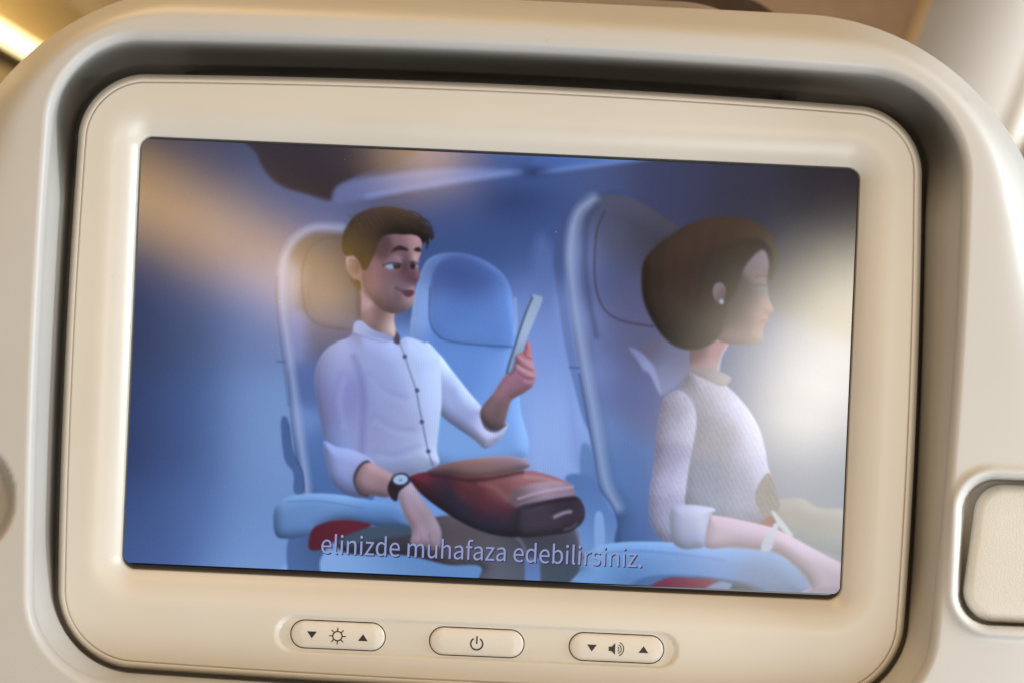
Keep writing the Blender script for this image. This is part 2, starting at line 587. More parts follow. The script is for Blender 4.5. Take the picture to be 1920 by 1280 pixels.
def build_button(i, label):
    bx, by = BTN[i]
    rows = [(stadium(bx, by, BHL, BHH), FLOOR + 0.0035), (stadium(bx, by, BHL, BHH), FLOOR + 0.0001)]
    for ph in np.linspace(0, math.pi / 2, 9)[1:]:
        rows.append((stadium(bx, by, BHL, BHH, 8.5 * (1 - math.cos(ph))), FLOOR + 0.0001 - 0.0009 * math.sin(ph)))
    rows.append((stadium(bx, by, BHL, BHH, 14), FLOOR - 0.00104))
    rows.append((stadium(bx, by, BHL, BHH, 19), FLOOR - 0.00108))
    o = rowsmesh('button', rows, M_BUTTON, mon, cap=True)
    o['label'] = label
    return o
TOP = FLOOR - 0.00108 - 0.00004

def glyph(name, parent, polys):
    """flat printed symbol: list of polygons (upright pixels)"""
    V, F = [], []
    for P in polys:
        a = len(V)
        V += [W(x, y, TOP) for x, y in P]
        F.append(tuple(range(a, a + len(P))))
    mesh(name, V, F, M_INK, parent, False)

def arc_band(cx, cy, r0, r1, a0, a1, n=20):
    q = []
    for k in range(n):
        t0, t1 = a0 + (a1 - a0) * k / n, a0 + (a1 - a0) * (k + 1) / n
        q.append([(cx + r0 * math.cos(t0), cy + r0 * math.sin(t0)), (cx + r1 * math.cos(t0), cy + r1 * math.sin(t0)),
                  (cx + r1 * math.cos(t1), cy + r1 * math.sin(t1)), (cx + r0 * math.cos(t1), cy + r0 * math.sin(t1))])
    return q

def bar(x0, y0, x1, y1, w):
    dx, dy = x1 - x0, y1 - y0
    l = math.hypot(dx, dy)
    nx, ny = -dy / l * w / 2, dx / l * w / 2
    return [(x0 + nx, y0 + ny), (x1 + nx, y1 + ny), (x1 - nx, y1 - ny), (x0 - nx, y0 - ny)]

def down_tri(cx, cy):
    return [[(cx - 9.2, cy - 6.2), (cx + 9.2, cy - 6.2), (cx, cy + 6.8)]]
def up_tri(cx, cy):
    return [[(cx - 9.2, cy + 6.2), (cx, cy - 6.8), (cx + 9.2, cy + 6.2)]]

b0 = build_button(0, 'button with a sun symbol and two arrows')
x, y = BTN[0]
glyph('down_arrow', b0, down_tri(x - 49, y + 1))
glyph('up_arrow', b0, up_tri(x + 47, y + 2.5))
sun = arc_band(x - 1, y + 1.5, 7.6, 9.9, 0, 2 * math.pi, 36)
for k in range(8):
    a = k * math.pi / 4
    sun.append(bar(x - 1 + 9.2 * math.cos(a), y + 1.5 + 9.2 * math.sin(a), x - 1 + 15.8 * math.cos(a), y + 1.5 + 15.8 * math.sin(a), 2.0))
glyph('sun_symbol', b0, sun)

b1 = build_button(1, 'button with the power symbol')
x, y = BTN[1]
glyph('power_symbol', b1, arc_band(x, y + 3, 9.8, 12.6, math.radians(-58), math.radians(238), 36) + [bar(x, y - 11.5, x, y + 3, 2.8)])

b2 = build_button(2, 'button with a loudspeaker symbol and two arrows')
x, y = BTN[2]
glyph('down_arrow', b2, down_tri(x - 46, y + 2))
glyph('up_arrow', b2, up_tri(x + 51, y + 1))
sx, sy = x - 1, y + 2
spk = [[(sx - 13.5, sy - 4.2), (sx - 8, sy - 4.2), (sx - 8, sy + 4.2), (sx - 13.5, sy + 4.2)], [(sx - 8, sy - 4.2), (sx - 1.2, sy - 11), (sx - 1.2, sy + 11), (sx - 8, sy + 4.2)]]
for r in (4.6, 9.0, 13.6):
    spk += arc_band(sx + 1.2, sy, r - 0.9, r + 0.9, math.radians(-66), math.radians(66), 14)
glyph('speaker_symbol', b2, spk)
# ------------------------------------------------------------------ the moving picture on the screen (a flat picture, painted by code)
LX0, LX1, LY0, LY1 = -709.5, 634.5, -348.5, 445.0     # lit area, upright pixels
NX, NY = 900, 533
gx = np.linspace(LX0, LX1, NX)
gy = np.linspace(LY0, LY1, NY)
GX, GY = np.meshgrid(gx, gy)
PX = 960 + CR * GX - SR * GY        # the same points in photo pixels
PY = 640 + SR * GX + CR * GY
IMG = np.zeros((NY, NX, 3))
rng = np.random.default_rng(7)

def field(pts, X, Y, sig):
    num = np.zeros(X.shape + (3,))
    den = np.zeros(X.shape)
    for px, py, c in pts:
        w = np.exp(-((X - px) ** 2 + (Y - py) ** 2) / (2 * sig * sig)) + 1e-9
        num += w[..., None] * np.array(c, float)
        den += w
    return num / den[..., None]

def spline(P, n=7, closed=True):
    P = np.array(P, float)
    m = len(P)
    out = []
    rng_ = range(m) if closed else range(m - 1)
    for i in rng_:
        if closed:
            p0, p1, p2, p3 = P[(i - 1) % m], P[i], P[(i + 1) % m], P[(i + 2) % m]
        else:
            p0, p1, p2, p3 = P[max(i - 1, 0)], P[i], P[i + 1], P[min(i + 2, m - 1)]
        for t in np.arange(n) / n:
            out.append(0.5 * ((2 * p1) + (-p0 + p2) * t + (2 * p0 - 5 * p1 + 4 * p2 - p3) * t * t + (-p0 + 3 * p1 - 3 * p2 + p3) * t ** 3))
    if not closed:
        out.append(P[-1])
    return np.array(out)

def window(P, pad):
    lo, hi = P.min(0) - pad, P.max(0) + pad
    ins = (PX >= lo[0]) & (PX <= hi[0]) & (PY >= lo[1]) & (PY <= hi[1])
    r, c = np.where(ins.any(1))[0], np.where(ins.any(0))[0]
    if len(r) == 0 or len(c) == 0:
        return None
    return slice(r[0], r[-1] + 1), slice(c[0], c[-1] + 1)

def seg_dist(X, Y, P, closed):
    d = np.full(X.shape, 1e9)
    inside = np.zeros(X.shape, bool)
    m = len(P)
    for i in range(m if closed else m - 1):
        a, b = P[i], P[(i + 1) % m]
        e = b - a
        L = e @ e
        if L < 1e-9:
            continue
        t = np.clip(((X - a[0]) * e[0] + (Y - a[1]) * e[1]) / L, 0, 1)
        d = np.minimum(d, (X - a[0] - t * e[0]) ** 2 + (Y - a[1] - t * e[1]) ** 2)
        if closed and a[1] != b[1]:
            inside ^= ((a[1] > Y) != (b[1] > Y)) & (X < (b[0] - a[0]) * (Y - a[1]) / (b[1] - a[1]) + a[0])
    d = np.sqrt(d)
    return np.where(inside, -d, d)

def soften(A, n):
    for _ in range(n):
        B = np.pad(A, 1, 'edge')
        A = (B[:-2, 1:-1] + B[2:, 1:-1] + B[1:-1, :-2] + B[1:-1, 2:]) / 4
    return A

def shape(P, cols, soft=2.5, sig=40, rims=(), curve=True, alpha=1.0, tex=None, puff=None):
    """filled outline with a colour field; rims: (direction, width, rgb added) shade the rounded edge that faces a direction"""
    P = spline(P) if curve else np.array(P, float)
    wn = window(P, soft * 2 + 4)
    if wn is None:
        return
    X, Y = PX[wn], PY[wn]
    sd = seg_dist(X, Y, P, True)
    if isinstance(cols, tuple):
        C = np.broadcast_to(np.array(cols, float), X.shape + (3,)).copy()
    else:
        C = field(cols, X, Y, sig)
    if rims:
        gyy, gxx = np.gradient(sd)
        l = np.hypot(gxx, gyy) + 1e-6
        nx, ny = gxx / l, gyy / l
        nx, ny = nx * CR - ny * SR, nx * SR + ny * CR
        for (dx, dy), w, add in rims:
            ll = math.hypot(dx, dy) or 1.0
            f = np.clip((nx * dx + ny * dy) / ll, 0, 1) if (dx or dy) else 1.0
            C = C + (f * np.exp(np.minimum(sd, 0) / w))[..., None] * np.array(add, float)
    if puff is not None:
        w, amt = puff
        q = 1 - np.clip(-sd / w, 0, 1)
        hgt = soften(np.sqrt(np.clip(1 - q * q, 0, 1)) * w / 1.5, 10)
        gy_, gx_ = np.gradient(hgt)
        nx_, ny_ = -gx_ * CR + gy_ * SR, -gx_ * SR - gy_ * CR
        il = 1 / np.sqrt(1 + nx_ ** 2 + ny_ ** 2)
        lam = (nx_ * 0.55 + ny_ * -0.62 + 0.56) * il - 0.56
        C = C * (1 + amt * lam)[..., None]
    if tex is not None:
        C = C + tex(X, Y)[..., None]
    a = np.clip(0.5 - sd / soft, 0, 1) * alpha
    a = (a * a * (3 - 2 * a))[..., None] if alpha == 1.0 else a[..., None]
    IMG[wn] = IMG[wn] * (1 - a) + C * a

def stroke(P, w, col, soft=2.0, alpha=1.0, taper=False):
    P = spline(P, closed=False)
    wn = window(P, w + soft + 4)
    if wn is None:
        return
    d = seg_dist(PX[wn], PY[wn], P, False)
    a = (np.clip((w / 2 + soft / 2 - d) / soft, 0, 1) * alpha)[..., None]
    IMG[wn] = IMG[wn] * (1 - a) + np.array(col, float) * a

def blob(cx, cy, rx, ry, col, alpha=1.0, rot=0.0, hard=0.0):
    P = np.array([[cx - 3.2 * max(rx, ry)] * 1 + [cy - 3.2 * max(rx, ry)], [cx + 3.2 * max(rx, ry), cy + 3.2 * max(rx, ry)]])
    wn = window(P, 0)
    if wn is None:
        return
    c, s = math.cos(rot), math.sin(rot)
    X, Y = PX[wn] - cx, PY[wn] - cy
    u, v = (c * X + s * Y) / rx, (-s * X + c * Y) / ry
    q = np.hypot(u, v)
    a = np.exp(-q * q * 1.2) if hard == 0 else np.clip((1 - q) * hard + 0.5, 0, 1)
    a = (a * alpha)[..., None]
    IMG[wn] = IMG[wn] * (1 - a) + np.array(col, float) * a

# --- cabin wall
IMG[:] = field([
    (250, 280, (62, 56, 80)), (400, 290, (72, 70, 104)), (300, 400, (66, 70, 110)), (450, 400, (80, 88, 138)), (540, 360, (84, 92, 145)),
    (240, 600, (44, 54, 98)), (350, 600, (70, 84, 136)), (480, 600, (110, 126, 190)), (235, 800, (42, 58, 112)), (350, 800, (62, 88, 154)),
    (480, 800, (118, 146, 214)), (230, 1000, (48, 70, 130)), (350, 1000, (70, 98, 170)), (480, 1000, (108, 140, 212)), (260, 1060, (74, 100, 178)),
    (450, 1075, (122, 156, 228)), (640, 400, (92, 100, 165)), (850, 370, (60, 78, 142)), (980, 370, (36, 56, 116)), (900, 430, (50, 80, 152)),
    (1010, 450, (66, 90, 165)), (1020, 600, (116, 140, 222)), (1000, 750, (132, 160, 240)), (1030, 850, (144, 168, 244)), (870, 800, (108, 148, 232)),
    (700, 300, (72, 60, 80)), (850, 290, (90, 88, 140)), (980, 290, (78, 112, 200)), (1100, 310, (74, 86, 145)), (1250, 330, (62, 62, 104)),
    (1400, 340, (58, 52, 76)), (1560, 340, (48, 38, 48)), (1590, 450, (44, 38, 44)), (1500, 450, (62, 58, 74)), (1400, 700, (84, 98, 148)),
    (1500, 800, (110, 118, 156)), (1560, 950, (132, 134, 160)), (1580, 1080, (124, 126, 150)), (1060, 950, (84, 118, 196)), (1060, 1040, (112, 146, 222))],
    PX, PY, 62)
# --- ceiling: dark locker, light cove bands
shape([(470, 240), (482, 290), (500, 325), (530, 350), (575, 364), (622, 376), (634, 352), (680, 325), (760, 300), (800, 240)],
      [(500, 280, (58, 46, 60)), (560, 340, (54, 40, 52)), (620, 368, (48, 34, 46)), (620, 290, (62, 50, 64)), (740, 280, (84, 68, 84))], 12, 45)
shape([(622, 374), (640, 345), (720, 328), (830, 316), (985, 318), (975, 326), (860, 344), (760, 360), (700, 372), (640, 382)],
      [(640, 362, (98, 102, 160)), (760, 340, (116, 120, 182)), (900, 328, (110, 126, 196)), (975, 323, (84, 112, 196))], 16, 60)
stroke([(690, 368), (800, 348), (900, 332), (975, 323)], 5, (134, 146, 220), 14, 0.75)
shape([(1005, 322), (1000, 295), (1010, 270), (1350, 270), (1330, 286), (1200, 298), (1100, 310)], [(1020, 300, (66, 96, 182)), (1150, 290, (84, 118, 208)), (1300, 280, (80, 94, 156))], 14, 60)
stroke([(1010, 324), (1100, 312), (1200, 299), (1290, 289)], 5, (122, 152, 236), 12, 0.8)
blob(1000, 322, 34, 12, (34, 50, 100), 0.7)
blob(960, 378, 70, 34, (34, 52, 112), 0.5)
blob(925, 690, 60, 120, (118, 156, 240), 0.35)

# --- far seat between the man and his phone
shape([(772, 640), (772, 590), (778, 548), (790, 508), (806, 484), (840, 474), (882, 478), (922, 496), (950, 524), (962, 566), (968, 650), (975, 760), (980, 860), (800, 860)],
      [(786, 560, (138, 165, 250)), (800, 500, (98, 126, 210)), (845, 495, (52, 72, 146)), (900, 520, (64, 90, 168)), (860, 600, (84, 126, 216)),
       (940, 600, (92, 130, 222)), (860, 690, (92, 138, 230)), (950, 720, (112, 152, 240)), (900, 820, (118, 158, 238))], 4, 30, rims=[((-1, -.3), 9, (40, 40, 35)), ((1, -.6), 12, (26, 28, 30))], puff=(30, 0.25))
shape([(806, 560), (810, 520), (826, 492), (858, 484), (900, 496), (934, 524), (950, 570), (956, 650), (890, 646), (840, 640), (818, 626), (808, 604)],
      [(830, 510, (54, 74, 150)), (880, 510, (60, 84, 160)), (850, 580, (74, 112, 204)), (930, 580, (88, 126, 218)), (870, 635, (92, 136, 226))], 8, 30, alpha=0.6, puff=(26, 0.12))
stroke([(806, 540), (806, 600), (820, 628), (846, 640), (896, 646), (960, 650)], 2.4, (40, 62, 130), 3, 0.75)
stroke([(966, 560), (968, 600), (966, 626)], 3, (190, 205, 255), 5, 0.6)
stroke([(1046, 560), (1052, 640), (1064, 720), (1074, 800), (1084, 880)], 12, (132, 146, 224), 16, 0.5)

# --- wall panel edge and the light wall column right of the phone
shape([(1000, 480), (1036, 470), (1040, 600), (1058, 720), (1070, 850), (1092, 900), (1000, 890)], [(1015, 520, (86, 108, 184)), (1020, 650, (124, 148, 230)), (1040, 800, (148, 170, 246))], 22, 60, alpha=0.7)
shape([(1060, 895), (1100, 890), (1128, 915), (1158, 950), (1164, 1030), (1050, 1040), (1080, 960)], [(1080, 910, (80, 114, 190)), (1130, 960, (84, 122, 200)), (1100, 1020, (108, 146, 220))], 8, 40)
shape([(1116, 965), (1130, 964), (1134, 1020), (1116, 1026)], (128, 160, 232), 3)

# --- man's seat
shape([(650, 430), (606, 425), (573, 431), (547, 450), (529, 477), (520, 508), (519, 545), (523, 593), (531, 652), (540, 725), (546, 800), (556, 870), (562, 930), (700, 935), (700, 700), (700, 500)],
      [(530, 520, (150, 148, 190)), (540, 640, (128, 134, 205)), (552, 800, (112, 136, 214)), (580, 470, (80, 74, 98)), (600, 530, (86, 82, 112)), (610, 640, (84, 88, 136)),
       (580, 720, (80, 104, 176)), (580, 840, (74, 110, 186)), (590, 920, (70, 106, 180)), (660, 520, (70, 64, 84))], 4, 24, puff=(26, 0.25))
stroke([(640, 428), (590, 428), (556, 446), (536, 476), (529, 510), (528, 548), (532, 596), (541, 655), (551, 728), (560, 800), (570, 872), (576, 925)], 13, (168, 174, 228), 14, 0.75)
stroke([(519, 520), (518, 560), (524, 620), (532, 680), (541, 760)], 3, (64, 78, 140), 4, 0.5)
stroke([(652, 446), (606, 448), (580, 466), (568, 500), (567, 540), (572, 580), (590, 604), (620, 614), (668, 618)], 3, (52, 46, 62), 6, 0.55)
shape([(655, 452), (615, 455), (592, 474), (580, 510), (580, 560), (596, 596), (640, 610), (668, 612)], [(600, 490, (88, 82, 110)), (640, 480, (64, 58, 78)), (610, 570, (110, 102, 128))], 10, 30, alpha=0.6)
shape([(527, 788), (540, 786), (548, 846), (566, 882), (570, 922), (552, 922), (550, 886), (533, 858)], (66, 96, 166), 4)
stroke([(541, 795), (549, 846), (567, 884), (570, 920)], 2.2, (42, 62, 116), 3, 0.8)
stroke([(520, 677), (534, 678)], 2.5, (54, 72, 130), 3, 0.7)

# --- man's legs, cushion, arm rest
shape([(560, 1040), (700, 1036), (910, 1056), (910, 1110), (540, 1110)], [(600, 1060, (128, 164, 236)), (750, 1050, (86, 128, 200)), (700, 1090, (130, 166, 238)), (880, 1075, (92, 136, 208))], 8, 50)
shape([(640, 1000), (780, 975), (860, 965), (980, 985), (1070, 985), (1088, 1020), (1092, 1115), (905, 1110), (902, 1062), (840, 1058), (760, 1040), (650, 1036)],
      [(680, 1015, (50, 58, 80)), (760, 1010, (60, 56, 70)), (870, 1000, (88, 74, 88)), (920, 1040, (96, 84, 100)), (920, 1090, (110, 106, 138)), (970, 1080, (84, 92, 112)),
       (1050, 1020, (74, 72, 92)), (1060, 1090, (64, 82, 108)), (1000, 1000, (62, 56, 76))], 5, 36, puff=(24, 0.35))
shape([(984, 1045), (1012, 1045), (1014, 1100), (984, 1098)], [(998, 1055, (84, 104, 168)), (998, 1090, (104, 138, 216))], 5, 30, curve=False)
shape([(988, 1093), (1014, 1094), (1014, 1104), (986, 1104)], (140, 150, 84), 4, curve=False)
stroke([(964, 1002), (978, 1016), (990, 1040)], 5, (140, 120, 150), 6, 0.6)
stroke([(1080, 992), (1088, 1020), (1091, 1060)], 5, (150, 150, 196), 7, 0.6)
shape([(542, 1006), (590, 996), (614, 1020), (600, 1050), (596, 1085), (545, 1085)], [(555, 1030, (74, 106, 176)), (590, 1030, (58, 84, 140)), (560, 1080, (72, 108, 180))], 5, 30)
shape([(513, 962), (522, 942), (550, 928), (600, 924), (660, 930), (726, 944), (752, 958), (772, 985), (760, 992), (700, 984), (640, 974), (600, 986), (580, 1002), (535, 1009), (516, 1000)],
      [(540, 945, (108, 146, 214)), (620, 935, (112, 150, 220)), (530, 985, (84, 122, 192)), (600, 965, (88, 128, 200)), (700, 962, (86, 130, 206)), (750, 975, (68, 104, 172))], 4, 30,
      rims=[((0, -1), 8, (22, 22, 20)), ((-.3, 1), 6, (-22, -26, -34))], puff=(22, 0.3))
stroke([(540, 940), (590, 938), (640, 944), (680, 952)], 2, (70, 102, 170), 4, 0.6)
shape([(580, 1028), (584, 994), (606, 980), (636, 974), (668, 976), (696, 984), (660, 999), (628, 1014), (606, 1028)], [(600, 1000, (96, 18, 42)), (640, 985, (118, 24, 50)), (680, 983, (108, 22, 46))], 4, 30)
shape([(632, 1012), (700, 986), (770, 984), (775, 1000), (700, 1012), (650, 1022)], (62, 82, 112), 6, alpha=0.9)

# --- bag on his lap
shape([(768, 893), (797, 884), (860, 884), (978, 881), (1017, 886), (1055, 899), (1075, 915), (1080, 930), (1094, 947), (1095, 970), (1078, 990), (1049, 1000), (971, 1006), (920, 1000), (871, 981), (823, 951), (791, 926), (774, 906)],
      [(785, 897, (126, 28, 52)), (812, 915, (72, 30, 52)), (830, 935, (42, 36, 66)), (880, 960, (38, 40, 74)), (920, 985, (36, 46, 84)), (880, 920, (104, 44, 54)), (900, 948, (104, 36, 54)),
       (940, 918, (138, 72, 80)), (985, 905, (160, 92, 104)), (1040, 905, (158, 88, 106)), (930, 960, (92, 34, 58)), (960, 990, (46, 38, 62)), (1010, 970, (58, 46, 68)), (1075, 970, (56, 44, 68)), (1040, 930, (110, 84, 108))], 3.5, 17,
      rims=[((.2, 1), 8, (-14, -12, -12))], puff=(30, 0.35))
shape([(952, 925), (1000, 905), (1060, 902), (1076, 916), (1070, 928), (1010, 942), (968, 950)], [(965, 930, (120, 82, 96)), (1000, 915, (196, 150, 178)), (1050, 910, (196, 142, 166)), (1060, 925, (120, 100, 132)), (990, 938, (92, 70, 92))], 7, 18)
stroke([(972, 934), (1020, 920), (1074, 912)], 3.5, (206, 178, 220), 5, 0.75)
stroke([(975, 945), (1020, 931), (1078, 924)], 3.5, (158, 134, 172), 5, 0.7)
shape([(970, 952), (1010, 940), (1076, 930), (1093, 946), (1095, 972), (1078, 990), (1048, 999), (972, 1004)], [(985, 965, (64, 52, 74)), (1060, 942, (44, 32, 50)), (1040, 970, (70, 54, 74)), (1080, 970, (58, 44, 68)), (1020, 995, (66, 52, 76))], 4, 20, puff=(20, 0.5))
stroke([(1040, 968), (1056, 961), (1070, 958)], 5, (196, 172, 214), 6, 0.85)
stroke([(1058, 992), (1072, 988), (1082, 980)], 3, (120, 100, 130), 4, 0.8)
stroke([(984, 952), (1030, 940), (1080, 934)], 5, (36, 26, 42), 5, 0.7)
shape([(800, 885), (823, 872), (871, 861), (929, 855), (968, 856), (990, 864), (993, 873), (978, 880), (936, 888), (887, 893), (839, 888)],
      [(830, 878, (110, 72, 84)), (880, 872, (140, 96, 98)), (930, 868, (148, 104, 112)), (980, 866, (138, 106, 130))], 3, 24, rims=[((.5, -1), 3, (36, 30, 36))], puff=(14, 0.4))
stroke([(850, 905), (880, 930), (900, 960)], 8, (84, 26, 48), 16, 0.5)
stroke([(900, 905), (930, 915), (950, 935)], 6, (176, 108, 112), 12, 0.45)
stroke([(985, 893), (1020, 896), (1052, 906)], 5, (206, 160, 172), 9, 0.6)
stroke([(842, 926), (880, 956), (930, 976)], 10, (30, 28, 52), 20, 0.5)
stroke([(806, 888), (840, 894), (887, 900), (936, 893), (980, 884)], 5, (52, 26, 36), 6, 0.75)

# --- man's far arm with the phone
shape([(796, 645), (824, 664), (850, 697), (880, 735), (905, 766), (902, 782), (912, 803), (930, 808), (952, 793), (944, 815), (930, 829), (910, 840), (887, 822), (855, 800), (828, 778), (805, 740)],
      [(815, 680, (186, 196, 250)), (840, 740, (150, 158, 226)), (870, 735, (182, 192, 252)), (870, 790, (146, 148, 212)), (905, 820, (168, 164, 216)), (935, 820, (176, 170, 218))], 3.5, 22,
      rims=[((.7, -.7), 8, (26, 26, 18)), ((-.4, 1), 8, (-10, -12, -14))], puff=(24, 0.3))
shape([(996, 557), (1010, 555), (1017, 558), (1014, 572), (990, 630), (978, 662), (956, 700), (948, 700), (958, 664), (976, 610)],
      [(1005, 565, (150, 164, 202)), (990, 610, (170, 182, 222)), (965, 680, (142, 158, 200))], 2.5, 26)
stroke([(998, 558), (984, 592), (968, 640), (955, 680), (950, 700)], 3.2, (44, 66, 116), 2.5, 0.95)
shape([(901, 768), (925, 736), (937, 717), (948, 702), (960, 694), (966, 680), (970, 664), (982, 658), (985, 645), (990, 640), (995, 647), (997, 672), (1002, 688), (1005, 703), (1002, 715), (996, 726), (980, 737), (961, 748), (955, 760), (948, 785), (943, 800), (925, 806), (908, 795)],
      [(915, 765, (140, 100, 112)), (930, 785, (106, 78, 90)), (945, 770, (124, 88, 98)), (940, 725, (176, 116, 140)), (965, 715, (172, 104, 136)), (985, 725, (150, 90, 116)), (990, 655, (190, 100, 118)), (990, 690, (186, 116, 138)), (960, 740, (130, 86, 102))], 2.5, 13,
      rims=[((1, .2), 4, (20, 16, 16))], puff=(16, 0.35))
stroke([(972, 667), (984, 676), (996, 682)], 6, (216, 146, 176), 4, 0.8)
stroke([(970, 686), (984, 695), (999, 702)], 6, (214, 150, 180), 4, 0.8)
stroke([(984, 713), (992, 716), (999, 714)], 5, (200, 140, 168), 4, 0.7)
stroke([(970, 678), (984, 687), (1000, 694)], 2.2, (122, 54, 76), 3, 0.7)
stroke([(972, 697), (984, 706), (999, 709)], 2.2, (122, 60, 84), 3, 0.7)
stroke([(983, 660), (988, 668), (996, 672)], 2.0, (130, 50, 66), 3, 0.6)
stroke([(968, 668), (963, 690), (956, 701)], 5, (84, 70, 108), 5, 0.55)
stroke([(902, 780), (910, 801), (928, 808), (948, 796)], 3.5, (74, 58, 82), 3, 0.75)

# --- neck, torso and near arm
shape([(676, 520), (677, 565), (678, 602), (690, 618), (715, 628), (742, 632), (739, 600), (740, 575), (720, 540)],
      [(681, 570, (196, 150, 176)), (692, 590, (164, 112, 132)), (706, 590, (112, 80, 96)), (722, 602, (140, 100, 106)), (733, 608, (220, 178, 184)), (700, 550, (126, 82, 102))], 2.5, 9, puff=(18, 0.2))
shape([(666, 604), (662, 618), (654, 632), (631, 641), (611, 655), (597, 675), (590, 700), (590, 730), (599, 780), (607, 830), (618, 890), (640, 905), (700, 905), (770, 890), (812, 874), (824, 866), (819, 840), (824, 792), (828, 755), (826, 700), (822, 664), (800, 645), (764, 632), (744, 640), (726, 634), (700, 622), (680, 603)],
      [(605, 690, (150, 148, 216)), (640, 665, (160, 160, 222)), (620, 740, (146, 142, 216)), (650, 740, (128, 126, 200)), (700, 660, (156, 158, 222)), (720, 730, (152, 154, 220)), (700, 800, (146, 144, 208)), (760, 800, (160, 158, 218)),
       (740, 860, (150, 152, 212)), (790, 690, (182, 192, 250)), (810, 760, (180, 188, 246)), (800, 840, (178, 184, 236)), (770, 650, (170, 180, 240)), (610, 850, (134, 148, 222)), (680, 630, (140, 146, 214))], 3.5, 26,
      rims=[((-1, -.5), 6, (12, 12, 16)), ((1, 0), 8, (16, 18, 10))], puff=(42, 0.3))
stroke([(664, 668), (676, 705), (682, 750), (680, 800), (678, 850)], 6, (112, 108, 184), 16, 0.7)
stroke([(664, 606), (668, 622), (690, 634), (724, 640), (740, 632)], 2, (110, 112, 176), 5, 0.7)
shape([(666, 604), (678, 602), (700, 618), (728, 628), (738, 640), (722, 636), (696, 632), (670, 626), (662, 618)], [(670, 612, (158, 166, 228)), (720, 632, (140, 144, 210))], 2.5, 20)
stroke([(742, 622), (748, 640), (758, 664), (770, 700), (780, 730), (786, 762), (792, 792), (803, 845), (812, 872)], 2.2, (76, 80, 140), 2.6, 0.8)
stroke([(748, 640), (763, 668), (775, 702), (786, 734)], 6, (186, 194, 248), 6, 0.35)
shape([(738, 640), (744, 624), (750, 634), (748, 645)], (84, 62, 88), 3)
for F_ in ([(690, 700), (720, 730), (760, 745)], [(700, 780), (735, 800), (775, 805)], [(705, 845), (740, 850), (785, 835)], [(640, 700), (632, 740), (640, 790)], [(850, 730), (862, 760), (880, 785)]):
    stroke(F_, 6, (122, 124, 196), 16, 0.35)
    stroke([(x_ + 5, y_ + 9) for x_, y_ in F_], 5, (184, 190, 244), 14, 0.30)
for bx_, by_ in ((759, 668), (782, 731), (791, 790), (803, 845)):
    blob(bx_, by_, 4, 4, (70, 66, 112), 0.95, 0, 2.0)
shape([(606, 828), (614, 880), (622, 902), (640, 921), (664, 931), (684, 930), (697, 905), (704, 872), (690, 855), (660, 842), (630, 836)],
      [(620, 860, (140, 150, 224)), (650, 870, (156, 162, 230)), (640, 905, (124, 134, 206)), (690, 866, (150, 148, 212)), (670, 920, (110, 116, 184))], 4, 20, puff=(24, 0.3))
shape([(690, 862), (672, 872), (662, 896), (670, 922), (686, 931), (694, 924), (700, 880)], (78, 58, 76), 3)
shape([(690, 866), (706, 872), (735, 888), (742, 905), (730, 930), (700, 928), (676, 921), (667, 900), (676, 876)],
      [(690, 885, (186, 134, 152)), (720, 890, (176, 128, 140)), (700, 918, (150, 112, 130)), (730, 920, (140, 104, 120))], 3, 18, puff=(18, 0.35))
shape([(746, 926), (756, 908), (772, 906), (790, 932), (808, 957), (822, 980), (828, 1000), (824, 1026), (806, 1030), (795, 1024), (782, 1024), (770, 1017), (772, 992), (757, 964)],
      [(756, 940, (196, 160, 196)), (780, 940, (150, 124, 148)), (800, 960, (140, 118, 136)), (770, 965, (190, 140, 168)), (800, 1000, (168, 136, 162)), (778, 1010, (194, 144, 176)), (820, 1010, (142, 114, 138))], 3, 16,
      rims=[((-1, .2), 5, (26, 20, 24))], puff=(18, 0.35))
stroke([(788, 1000), (790, 1014), (788, 1026)], 2, (130, 96, 122), 4, 0.6)
stroke([(804, 1000), (807, 1014), (806, 1028)], 2, (122, 92, 118), 4, 0.6)
shape([(740, 893), (752, 886), (764, 890), (768, 902), (758, 912), (748, 922), (744, 938), (734, 934), (727, 918), (730, 903)], [(740, 910, (34, 22, 36)), (735, 925, (44, 28, 44))], 2.5, 15)
blob(751, 899, 18, 13, (36, 34, 58), 1.0, -0.1, 6)
blob(751, 898, 14, 9.5, (164, 186, 232), 1.0, -0.1, 5)
blob(751, 899, 4, 3, (96, 110, 168), 0.9)

# --- his head
shape([(690, 470), (705, 452), (740, 438), (786, 444), (790, 470), (785, 487), (784, 500), (786, 512), (785, 525), (778, 535), (778, 551), (775, 567), (767, 580), (753, 586), (735, 588), (712, 578), (692, 556), (677, 532), (675, 505)],
      [(700, 500, (138, 84, 106)), (700, 525, (140, 84, 106)), (730, 515, (122, 80, 106)), (720, 470, (86, 52, 66)), (755, 455, (130, 86, 102)), (775, 455, (176, 120, 134)), (745, 485, (140, 96, 122)), (762, 485, (84, 48, 66)),
       (760, 510, (104, 62, 84)), (715, 555, (122, 84, 104)), (740, 565, (110, 78, 98)), (760, 575, (130, 94, 112)), (772, 565, (190, 140, 154)), (780, 480, (206, 150, 160)), (690, 545, (160, 108, 128)), (745, 540, (122, 90, 112))], 2.5, 11, puff=(26, 0.28))
stroke([(676, 528), (680, 548), (686, 566)], 5, (176, 124, 146), 6, 0.7)
blob(773, 519, 11, 11, (108, 54, 76), 0.55)
blob(782, 514, 4, 9, (170, 96, 114), 0.6)
blob(759, 500, 7, 16, (82, 46, 66), 0.6)
blob(779, 484, 6, 9, (220, 172, 178), 0.6)
blob(745, 484, 12, 6, (172, 122, 142), 0.7)
blob(732, 499.5, 9.5, 5.0, (140, 158, 208), 1.0, 0.05, 2.5)
blob(744, 498.5, 7.0, 6.6, (34, 22, 38), 1.0, 0, 4)
blob(742, 496, 2, 2, (150, 160, 205), 0.8)
